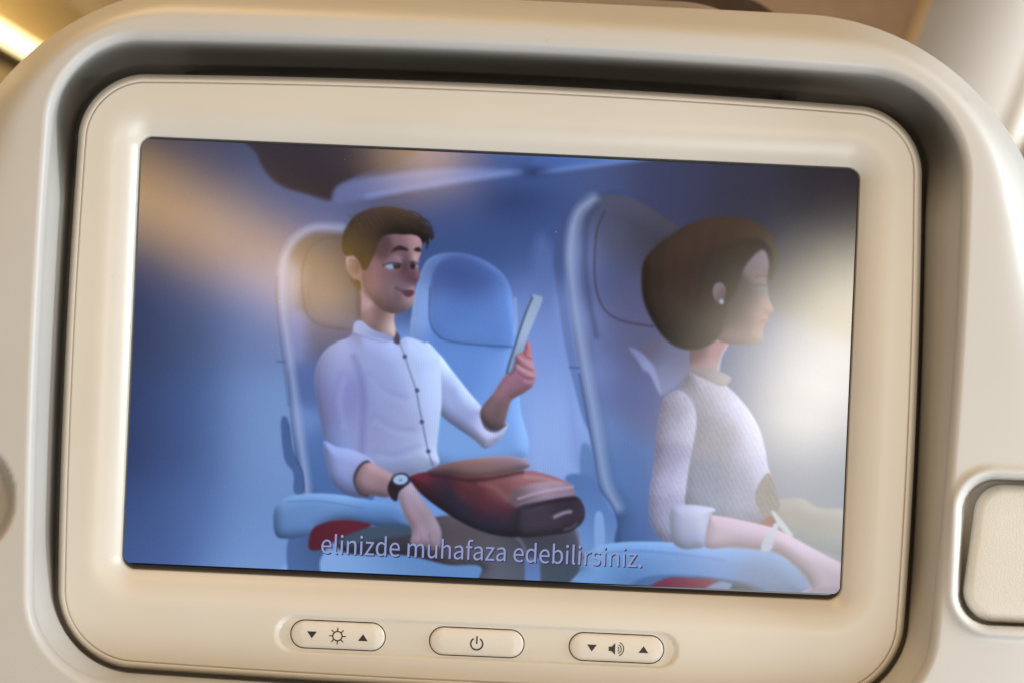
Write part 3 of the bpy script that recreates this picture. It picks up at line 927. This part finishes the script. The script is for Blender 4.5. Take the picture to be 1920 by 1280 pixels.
blob(781, 500, 4, 3.6, (140, 140, 180), 0.8, 0, 3)
blob(774, 499, 5, 6, (30, 20, 36), 1.0, 0, 4)
shape([(718, 498), (724, 488), (736, 483), (750, 486), (754, 495), (744, 494), (732, 494)], [(730, 490, (128, 90, 114)), (748, 489, (150, 106, 128))], 2.5, 8)
stroke([(718, 498), (730, 494.5), (744, 494), (753, 496)], 2.6, (52, 28, 46), 2.2, 0.9)
stroke([(768, 493), (775, 491), (783, 495)], 2.2, (52, 28, 46), 2.2, 0.85)
stroke([(724, 505), (735, 507), (748, 505)], 1.8, (150, 100, 128), 3, 0.6)
shape([(733, 474), (740, 465), (750, 461), (763, 466), (765, 471), (752, 469.5), (742, 471)], (44, 24, 34), 2.2)
shape([(776, 470), (780, 465), (786, 464), (790, 470), (786, 473)], (48, 26, 36), 2.2)
stroke([(742, 540), (752, 545), (764, 547), (774, 546)], 2.6, (70, 36, 54), 3, 0.9)
shape([(754, 546), (765, 544), (776, 546), (775, 553), (766, 558), (757, 553)], [(760, 550, (88, 50, 68)), (770, 550, (108, 50, 70))], 3, 6)
stroke([(736, 536), (732, 545), (735, 556)], 3, (130, 108, 128), 6, 0.5)
shape([(648, 490), (651, 480), (662, 478), (673, 488), (679, 505), (678, 522), (670, 527), (660, 520), (651, 507)], [(652, 490, (164, 124, 130)), (663, 503, (124, 74, 78)), (672, 520, (150, 100, 112))], 2.5, 9, rims=[((-1, 0), 4, (20, 18, 20))])
stroke([(656, 490), (665, 490), (671, 500), (668, 512)], 2.4, (96, 52, 56), 3, 0.6)
hair = [(651, 480), (643, 472), (641, 455), (644, 438), (651, 424), (660, 410), (676, 398), (698, 390), (722, 387), (748, 390), (768, 398), (786, 412), (801, 424), (810, 438), (810, 452), (805, 446), (803, 460), (797, 452), (794, 458), (786, 445), (772, 440), (756, 440), (737, 439), (720, 443), (711, 453), (706, 468), (697, 487), (689, 504), (680, 506), (675, 494), (664, 480)]
shape(hair, [(655, 470, (66, 44, 34)), (660, 430, (66, 46, 38)), (700, 400, (66, 46, 40)), (740, 400, (58, 38, 30)), (690, 450, (56, 38, 32)), (760, 425, (40, 26, 26)), (795, 440, (30, 20, 26)), (690, 495, (58, 38, 34))], 2.5, 16,
      rims=[((-.5, -1), 5, (16, 12, 14))], puff=(26, 0.6))
for k in range(26):
    t = k / 25.0
    x0_, y0_ = 652 + 120 * t, 424 - 30 * math.sin(math.pi * (0.25 + .6 * t)) + 12 * t
    stroke([(x0_, y0_), (x0_ + 14 + 10 * t, y0_ + 12), (x0_ + 22 + 16 * t, y0_ + 30 - 10 * t)], 1.4, (80, 58, 48) if k % 2 else (36, 24, 24), 2.4, 0.35)
for k in range(9):
    t = k / 8.0
    stroke([(738 + 44 * t, 398 + 14 * t), (766 + 30 * t, 398 + 18 * t), (790 + 18 * t, 414 + 22 * t), (799 + 11 * t, 428 + 18 * t)], 1.8, (92, 68, 60) if k % 2 else (34, 22, 24), 3, 0.5)
stroke([(768, 396), (784, 402), (798, 416)], 3, (50, 34, 32), 3, 0.9)
stroke([(786, 408), (800, 414), (810, 428)], 3, (44, 30, 30), 3, 0.9)
stroke([(800, 424), (811, 434), (813, 446)], 2.5, (34, 24, 28), 2.5, 0.9)
stroke([(796, 446), (801, 456), (800, 466)], 2.5, (30, 22, 28), 2.5, 0.9)
shape([(656, 522), (664, 524), (675, 528), (676, 546), (667, 538)], (62, 42, 34), 3)

# --- woman's seat
shape([(1180, 366), (1120, 364), (1076, 380), (1056, 404), (1044, 440), (1038, 480), (1042, 530), (1058, 640), (1076, 720), (1100, 800), (1130, 800), (1200, 500)],
      [(1045, 470, (70, 86, 152)), (1060, 400, (58, 74, 136)), (1056, 600, (104, 122, 196)), (1080, 720, (100, 122, 200))], 5, 40)
shape([(1142, 364), (1114, 368), (1084, 388), (1068, 424), (1061, 474), (1062, 512), (1067, 569), (1076, 631), (1086, 694), (1097, 760), (1112, 846), (1124, 912), (1146, 944), (1158, 976), (1162, 1030), (1290, 1030), (1290, 700), (1300, 450), (1270, 424), (1223, 393), (1178, 369)],
      [(1076, 440, (140, 154, 222)), (1075, 500, (146, 158, 232)), (1085, 600, (140, 156, 234)), (1100, 700, (124, 146, 222)), (1120, 800, (110, 142, 216)), (1104, 420, (60, 66, 116)), (1108, 520, (64, 76, 136)), (1130, 390, (80, 76, 104)), (1180, 400, (76, 70, 94)),
       (1150, 470, (82, 80, 116)), (1220, 440, (66, 60, 78)), (1160, 570, (90, 86, 132)), (1130, 640, (94, 98, 160)), (1190, 640, (98, 92, 134)), (1160, 740, (98, 102, 166)), (1200, 760, (102, 104, 160)), (1150, 860, (88, 118, 190)), (1200, 920, (74, 108, 182)), (1140, 920, (86, 126, 200)), (1190, 1000, (68, 102, 176))], 4, 36, puff=(40, 0.25))
stroke([(1112, 374), (1086, 396), (1074, 430), (1070, 476), (1072, 520), (1078, 574), (1088, 634), (1099, 696), (1111, 760), (1123, 834), (1136, 905), (1158, 950)], 15, (172, 182, 238), 20, 0.72)
stroke([(1120, 384), (1104, 410), (1098, 450), (1098, 510), (1106, 570), (1118, 630)], 7, (46, 52, 98), 14, 0.55)
stroke([(1134, 396), (1120, 430), (1115, 480), (1116, 530), (1126, 568), (1146, 592), (1180, 605), (1225, 612)], 3, (60, 44, 62), 4, 0.7)
blob(1150, 440, 24, 40, (88, 82, 112), 0.5)
stroke([(1086, 700), (1098, 766), (1113, 848), (1124, 912), (1147, 946), (1159, 978), (1161, 1016)], 3, (52, 76, 138), 4, 0.75)
shape([(1090, 835), (1108, 840), (1122, 912), (1090, 900)], (84, 116, 188), 6, alpha=0.7)
stroke([(1068, 688), (1086, 689)], 3, (62, 80, 140), 3, 0.7)
shape([(1216, 640), (1246, 634), (1270, 650), (1298, 656), (1296, 690), (1262, 728), (1240, 738), (1226, 705), (1206, 680), (1200, 655)], [(1220, 655, (104, 92, 128)), (1265, 665, (108, 106, 150)), (1250, 700, (124, 120, 166)), (1240, 725, (140, 136, 186))], 12, 20)
shape([(1180, 652), (1198, 658), (1214, 672), (1228, 692), (1240, 738), (1232, 728), (1218, 700), (1206, 692), (1196, 676)], [(1190, 660, (128, 130, 190)), (1220, 690, (146, 146, 206)), (1234, 725, (156, 154, 210))], 9, 16)

# --- woman
shape([(1298, 640), (1296, 690), (1320, 706), (1346, 705), (1352, 668), (1366, 642), (1340, 620)], [(1305, 660, (112, 74, 84)), (1320, 690, (168, 110, 128)), (1345, 660, (176, 116, 130)), (1340, 690, (190, 138, 156))], 3, 12)
stroke([(1364, 646), (1352, 670), (1346, 700)], 3.5, (186, 176, 220), 3, 0.8)
shape([(1390, 480), (1418, 470), (1438, 470), (1442, 500), (1438, 520), (1440, 545), (1443, 562), (1450, 580), (1447, 588), (1440, 591), (1441, 600), (1437, 606), (1432, 615), (1430, 634), (1420, 644), (1400, 646), (1366, 644), (1345, 630), (1350, 560)],
      [(1428, 485, (134, 106, 122)), (1430, 515, (126, 98, 108)), (1390, 550, (72, 56, 58)), (1380, 600, (84, 64, 66)), (1410, 560, (96, 76, 80)), (1400, 610, (112, 86, 88)), (1430, 570, (138, 108, 114)), (1420, 630, (156, 118, 122)), (1380, 635, (146, 104, 116)), (1445, 582, (176, 118, 118)), (1438, 600, (160, 104, 108))], 3, 14, puff=(26, 0.3))
shape([(1408, 540), (1420, 537), (1436, 540), (1434, 547), (1420, 550)], [(1414, 543, (92, 80, 90)), (1430, 544, (112, 110, 130))], 6, 8)
stroke([(1408, 540), (1420, 534), (1436, 536)], 2.6, (92, 76, 76), 2.5, 0.8)
stroke([(1416, 520), (1428, 517), (1439, 520)], 3, (96, 70, 70), 3, 0.6)
stroke([(1428, 602), (1436, 600), (1441, 600)], 2, (128, 72, 80), 2.5, 0.7)
shape([(1204, 506), (1213, 481), (1238, 455), (1270, 433), (1302, 416), (1348, 407), (1396, 410), (1428, 424), (1449, 446), (1460, 475), (1458, 502), (1448, 524), (1442, 520), (1443, 498), (1440, 480), (1430, 468), (1417, 476), (1398, 498), (1388, 522), (1378, 548), (1364, 572), (1358, 600), (1349, 630), (1327, 648), (1298, 655), (1270, 650), (1245, 632), (1220, 596), (1205, 555)],
      [(1225, 510, (70, 44, 34)), (1300, 440, (76, 50, 40)), (1380, 430, (72, 48, 34)), (1440, 460, (66, 48, 36)), (1300, 540, (66, 42, 36)), (1240, 590, (80, 56, 46)), (1320, 610, (70, 52, 48)), (1360, 520, (56, 44, 38)), (1280, 640, (66, 50, 48))], 8, 30, puff=(60, 0.5))
for k in range(14):
    t = k / 13.0
    stroke([(1222 + 150 * t, 478 - 50 * math.sin(math.pi * (.15 + .55 * t))), (1226 + 110 * t, 540 - 16 * t), (1240 + 84 * t, 590), (1262 + 70 * t, 640 + 8 * math.sin(4 * t))], 5, (84, 62, 50) if k % 3 == 0 else (50, 36, 32), 14, 0.14)
shape([(1336, 545), (1342, 532), (1354, 531), (1361, 542), (1358, 560), (1350, 570), (1340, 562)], [(1342, 545, (138, 106, 118)), (1354, 555, (100, 76, 82))], 3, 8)
blob(1353, 566, 4.5, 5, (170, 170, 200), 0.9, 0, 3)
# far hand, lap
shape([(1440, 945), (1470, 934), (1505, 934), (1535, 950), (1600, 962), (1600, 1040), (1480, 1010), (1450, 980)], [(1470, 950, (150, 138, 142)), (1520, 950, (166, 146, 144)), (1580, 975, (168, 150, 150)), (1520, 990, (136, 132, 140)), (1580, 1030, (138, 138, 150))], 6, 30, puff=(24, 0.25))
shape([(1455, 985), (1520, 1000), (1600, 1020), (1600, 1060), (1520, 1035)], (132, 136, 152), 10, alpha=0.7)
def knit(X, Y):
    warp = soften(rng.standard_normal(X.shape), 14) * 22.0
    return 13.0 * np.sin((X + 0.5 * Y) * 0.52 + warp) * np.sin((Y - 0.25 * X) * 0.60 + warp) + soften(rng.standard_normal(X.shape), 1) * 7.0
shape([(1296, 690), (1278, 722), (1254, 738), (1240, 760), (1250, 850), (1270, 940), (1330, 985), (1440, 985), (1456, 960), (1457, 936), (1452, 908), (1441, 876), (1435, 842), (1422, 798), (1397, 758), (1367, 726), (1340, 706)],
      [(1290, 735, (146, 132, 160)), (1340, 730, (164, 148, 174)), (1380, 770, (172, 162, 204)), (1415, 830, (172, 162, 206)), (1300, 800, (128, 120, 146)), (1350, 820, (136, 124, 152)), (1340, 900, (108, 112, 152)), (1390, 900, (140, 134, 172)), (1430, 880, (166, 156, 196)), (1330, 950, (116, 124, 168)), (1400, 960, (146, 142, 180))], 3.5, 24,
      rims=[((1, -.3), 8, (14, 14, 16))], tex=knit, puff=(45, 0.35))
shape([(1416, 925), (1434, 890), (1446, 890), (1456, 920), (1462, 950), (1444, 968), (1426, 962)], [(1430, 910, (124, 110, 118)), (1440, 950, (132, 118, 124))], 5, 20, tex=knit)
shape([(1422, 984), (1444, 966), (1456, 975), (1448, 988)], (146, 74, 78), 3)
shape([(1446, 958), (1456, 962), (1486, 1000), (1478, 1003), (1460, 984)], (186, 184, 204), 3)
shape([(1240, 757), (1254, 738), (1276, 732), (1298, 752), (1306, 785), (1302, 820), (1294, 862), (1287, 912), (1285, 950), (1300, 990), (1262, 1018), (1234, 1004), (1219, 976), (1217, 928), (1224, 880), (1231, 816)],
      [(1245, 790, (166, 148, 184)), (1265, 770, (152, 136, 168)), (1290, 800, (176, 164, 200)), (1262, 860, (142, 130, 176)), (1232, 900, (170, 156, 208)), (1280, 890, (168, 160, 206)), (1250, 960, (150, 140, 190)), (1230, 980, (164, 154, 208)), (1280, 970, (136, 132, 184))], 3.5, 18,
      rims=[((-1, 0), 8, (14, 12, 16)), ((1, 0), 7, (12, 12, 14))], tex=knit, puff=(30, 0.35))
shape([(1294, 688), (1332, 690), (1367, 704), (1369, 715), (1352, 723), (1318, 708), (1298, 698)], [(1310, 696, (140, 120, 130)), (1350, 708, (158, 138, 150)), (1362, 712, (176, 156, 176))], 3, 20, rims=[((0, 1), 4, (-20, -18, -18))])
# near arm rest, red pad, forearm, cuff, bracelet
shape([(1087, 1068), (1096, 1046), (1119, 1025), (1172, 1015), (1265, 1016), (1330, 1024), (1412, 1030), (1462, 1040), (1494, 1066), (1510, 1088), (1516, 1120), (1090, 1125)],
      [(1110, 1045, (120, 162, 232)), (1200, 1030, (118, 160, 230)), (1300, 1035, (102, 144, 218)), (1120, 1085, (108, 152, 226)), (1200, 1060, (94, 138, 214)), (1350, 1060, (88, 134, 212)), (1450, 1060, (96, 132, 196)), (1470, 1100, (86, 112, 160)), (1180, 1100, (74, 112, 180)), (1420, 1100, (78, 108, 168))], 4, 34,
      rims=[((-.2, -1), 8, (18, 18, 14))], puff=(30, 0.3))
stroke([(1130, 1036), (1200, 1032), (1290, 1040), (1360, 1050)], 3, (72, 112, 186), 6, 0.6)
shape([(1180, 1120), (1190, 1090), (1230, 1078), (1300, 1078), (1400, 1092), (1440, 1112), (1440, 1125)], [(1200, 1100, (70, 108, 172)), (1400, 1105, (62, 84, 134))], 8, 30)
shape([(1214, 1108), (1250, 1083), (1300, 1083), (1346, 1089), (1312, 1112)], [(1240, 1100, (132, 34, 78)), (1310, 1095, (140, 30, 70))], 4, 30)
shape([(1312, 1112), (1346, 1090), (1374, 1096), (1370, 1114)], (120, 134, 180), 4)
shape([(1374, 1096), (1400, 1098), (1424, 1114), (1372, 1116)], (44, 56, 92), 5)
shape([(1326, 966), (1340, 965), (1380, 972), (1438, 985), (1458, 992), (1490, 1008), (1526, 1028), (1574, 1053), (1600, 1066), (1600, 1120), (1502, 1114), (1519, 1100), (1513, 1082), (1490, 1058), (1458, 1035), (1425, 1029), (1380, 1024), (1322, 1024)],
      [(1345, 990, (184, 146, 180)), (1400, 1000, (192, 156, 188)), (1440, 1010, (186, 148, 178)), (1480, 1025, (188, 156, 190)), (1530, 1060, (176, 148, 178)), (1560, 1090, (172, 144, 170)), (1400, 1022, (164, 138, 180))], 3.5, 30,
      rims=[((-.3, 1), 6, (-14, -12, -8)), ((.4, -1), 6, (10, 10, 8))], puff=(26, 0.3))
stroke([(1512, 1112), (1526, 1104), (1524, 1090)], 3, (128, 104, 132), 5, 0.6)
shape([(1452, 980), (1460, 984), (1452, 1006), (1446, 1030), (1428, 1032), (1430, 1014), (1444, 996)], [(1450, 990, (190, 182, 206)), (1436, 1024, (168, 166, 200))], 3, 14)
shape([(1260, 950), (1290, 945), (1320, 948), (1342, 954), (1332, 966), (1326, 992), (1322, 1022), (1300, 1028), (1280, 1028), (1262, 1016), (1256, 985)],
      [(1270, 965, (156, 156, 208)), (1310, 965, (172, 170, 216)), (1290, 1000, (144, 148, 200)), (1325, 970, (176, 172, 212)), (1300, 1020, (124, 138, 190))], 4, 18, puff=(26, 0.3))
stroke([(1333, 966), (1326, 992), (1322, 1020)], 3, (140, 106, 146), 4, 0.6)

# --- soften a little, panel structure, then into a mesh of coloured points
def blur(A, n=1):
    for _ in range(n):
        B = np.pad(A, ((1, 1), (1, 1), (0, 0)), 'edge')
        A = (B[:-2, 1:-1] + B[2:, 1:-1] + B[1:-1, :-2] + B[1:-1, 2:] + 2 * B[1:-1, 1:-1]) / 6
    return A
IMG = blur(IMG, 3)
IMG = (IMG + 0.22 * (IMG.mean(-1, keepdims=True) - IMG)) * np.array([0.94, 1.005, 1.0])
IMG = 255 * (np.clip(IMG, 0, 255) / 255) ** 1.06
IMG = IMG * (1 + 0.022 * np.sin(GX * 2 * math.pi / 4.4))[..., None] + rng.standard_normal(IMG.shape[:2])[..., None] * 1.1
IMG = np.clip(IMG, 0, 255)

def screen_material(name, attr=None, color=(0, 0, 0), gain=1.0):
    m, nt, b = material(name)
    nt.nodes.remove(b)
    L = nt.links.new
    out = nt.nodes['Material Output']
    tc = node(nt, 'ShaderNodeTexCoord')
    v = node(nt, 'ShaderNodeTexVoronoi')                  # scattered dust
    v.inputs['Scale'].default_value = 120.0
    L(tc.outputs['Object'], v.inputs['Vector'])
    lt = node(nt, 'ShaderNodeMapRange')
    lt.inputs['From Min'].default_value = 0.010
    lt.inputs['From Max'].default_value = 0.026
    lt.inputs['To Min'].default_value = 1.0
    lt.inputs['To Max'].default_value = 0.0
    L(v.outputs['Distance'], lt.inputs['Value'])
    sep = node(nt, 'ShaderNodeSeparateColor')
    L(v.outputs['Color'], sep.inputs['Color'])
    gt = node(nt, 'ShaderNodeMath', operation='GREATER_THAN')
    gt.inputs[1].default_value = 0.80
    L(sep.outputs['Red'], gt.inputs[0])
    mu = node(nt, 'ShaderNodeMath', operation='MULTIPLY')
    L(lt.outputs['Result'], mu.inputs[0])
    L(gt.outputs[0], mu.inputs[1])
    mx = node(nt, 'ShaderNodeMix', data_type='RGBA')
    L(mu.outputs[0], mx.inputs['Factor'])
    mx.inputs['A'].default_value = (0.004, 0.004, 0.005, 1)
    mx.inputs['B'].default_value = (0.20, 0.18, 0.16, 1)
    dif = node(nt, 'ShaderNodeBsdfDiffuse')
    L(mx.outputs['Result'], dif.inputs['Color'])
    sm = node(nt, 'ShaderNodeTexNoise')                   # faint greasy smears change the gloss
    sm.inputs['Scale'].default_value = 34.0
    sm.inputs['Detail'].default_value = 4.0
    sm.inputs['Distortion'].default_value = 1.5
    L(tc.outputs['Object'], sm.inputs['Vector'])
    rr = node(nt, 'ShaderNodeMapRange')
    rr.inputs['From Min'].default_value = 0.3
    rr.inputs['From Max'].default_value = 0.7
    rr.inputs['To Min'].default_value = 0.106
    rr.inputs['To Max'].default_value = 0.116
    L(sm.outputs['Fac'], rr.inputs['Value'])
    gl = node(nt, 'ShaderNodeBsdfAnisotropic', distribution='BECKMANN')
    gl.inputs['Color'].default_value = (1, 1, 1, 1)
    L(rr.outputs['Result'], gl.inputs['Roughness'])
    fr = node(nt, 'ShaderNodeFresnel')
    fr.inputs['IOR'].default_value = 1.5
    mix = node(nt, 'ShaderNodeMixShader')
    L(fr.outputs['Fac'], mix.inputs[0])
    L(dif.outputs[0], mix.inputs[1])
    L(gl.outputs[0], mix.inputs[2])
    em = node(nt, 'ShaderNodeEmission')
    em.inputs['Strength'].default_value = gain
    if attr:
        a = node(nt, 'ShaderNodeAttribute', attribute_name=attr)
        L(a.outputs['Color'], em.inputs['Color'])
    else:
        em.inputs['Color'].default_value = (*color, 1)
    add = node(nt, 'ShaderNodeAddShader')
    L(mix.outputs[0], add.inputs[0])
    L(em.outputs[0], add.inputs[1])
    L(add.outputs[0], out.inputs['Surface'])
    m.cycles.emission_sampling = 'NONE'
    return m

def build_screen():
    rows = [(GLS.loop(-3), GLASS + 0.0015), (GLS.loop(-2), GLASS + 0.00008), (GLS.loop(20), GLASS + 0.00008), (GLS.loop(30), GLASS + 0.00008)]
    scr = rowsmesh('screen', rows, screen_material('black_glass'), mon, cap=True)
    scr['label'] = 'glossy screen showing a man with a phone and bag in a plane seat'
    base = np.array(base_of(mon))
    k = S * (D + GLASS) / D
    n = NX * NY
    co = np.stack([GX * k, np.full(GX.shape, GLASS), -GY * k], -1).reshape(-1, 3) - base
    me = bpy.data.meshes.new('picture')
    me.vertices.add(n)
    me.vertices.foreach_set('co', co.ravel())
    r, c = np.meshgrid(np.arange(NY - 1), np.arange(NX - 1), indexing='ij')
    xs, ys = gx[c] + 0.75, gy[r] + 0.75
    keep = sd_box(xs, ys, (LX0 + LX1) / 2, (LY0 + LY1) / 2, (LX1 - LX0) / 2 + 1, (LY1 - LY0) / 2 + 1, 17) < 0
    a = (r * NX + c)[keep]
    q = np.stack([a, a + NX, a + NX + 1, a + 1], 1)
    me.loops.add(q.size)
    me.loops.foreach_set('vertex_index', q.ravel().astype(np.int32))
    me.polygons.add(len(q))
    me.polygons.foreach_set('loop_start', (np.arange(len(q)) * 4).astype(np.int32))
    at = me.color_attributes.new('picture', 'FLOAT_COLOR', 'POINT')
    rgba = np.ones((n, 4), np.float32)
    rgba[:, :3] = lin(IMG.reshape(-1, 3))
    at.data.foreach_set('color', rgba.ravel())
    me.update(calc_edges=True)
    me.validate()
    me.materials.append(screen_material('lit_picture', 'picture'))
    o = put(bpy.data.objects.new('picture', me), scr)
    return scr
screen = build_screen()

def sans_font():
    """Blender's own bundled sans face when it is there, else its built-in font"""
    import os
    base = bpy.utils.system_resource('DATAFILES', path='fonts') or ''
    for f in FONT_NAMES:
        try:
            if os.path.exists(os.path.join(base, f)):
                return bpy.data.fonts.load(os.path.join(base, f))
        except Exception:
            pass
    return None
FONT_NAMES = ('Noto Sans CJK Regular.woff2', 'Inter.woff2')
SANS = sans_font()

def subtitle(name, dx, dy, depth, mat):
    cu = bpy.data.curves.new(name, 'FONT')
    cu.body = 'elinizde muhafaza edebilirsiniz.'
    cu.size = 1.0
    if SANS is not None:
        cu.font = SANS
    tmp = bpy.data.objects.new(name, cu)
    COL.objects.link(tmp)
    me = bpy.data.meshes.new_from_object(tmp.evaluated_get(bpy.context.evaluated_depsgraph_get()))
    bpy.data.objects.remove(tmp)
    v = np.empty(len(me.vertices) * 3)
    me.vertices.foreach_get('co', v)
    v = v.reshape(-1, 3)
    x0, y0 = unroll(602, 1036)
    x1, y1 = unroll(1203, 1061)
    w = v[:, 0].max() - v[:, 0].min()
    kx = (x1 - x0) / w
    ky = 37.5 / v[:, 1].max()
    X = x0 + (v[:, 0] - v[:, 0].min()) * kx + dx
    Y = y0 - v[:, 1] * ky + dy
    k = S * (D + depth) / D
    co = np.stack([X * k, np.full(X.shape, depth), -Y * k], 1) - np.array(base_of(screen))
    me.vertices.foreach_set('co', co.ravel())
    me.materials.clear()
    me.materials.append(mat)
    me.update()
    me.name = name
    put(bpy.data.objects.new(name, me), screen)
subtitle('subtitle_shadow', 2.0, 2.0, GLASS - 0.00004, screen_material('subtitle_dark', None, tuple(lin((44, 46, 84)))))
subtitle('subtitle', 0, 0, GLASS - 0.00008, screen_material('subtitle_light', None, tuple(lin((142, 152, 196)))))
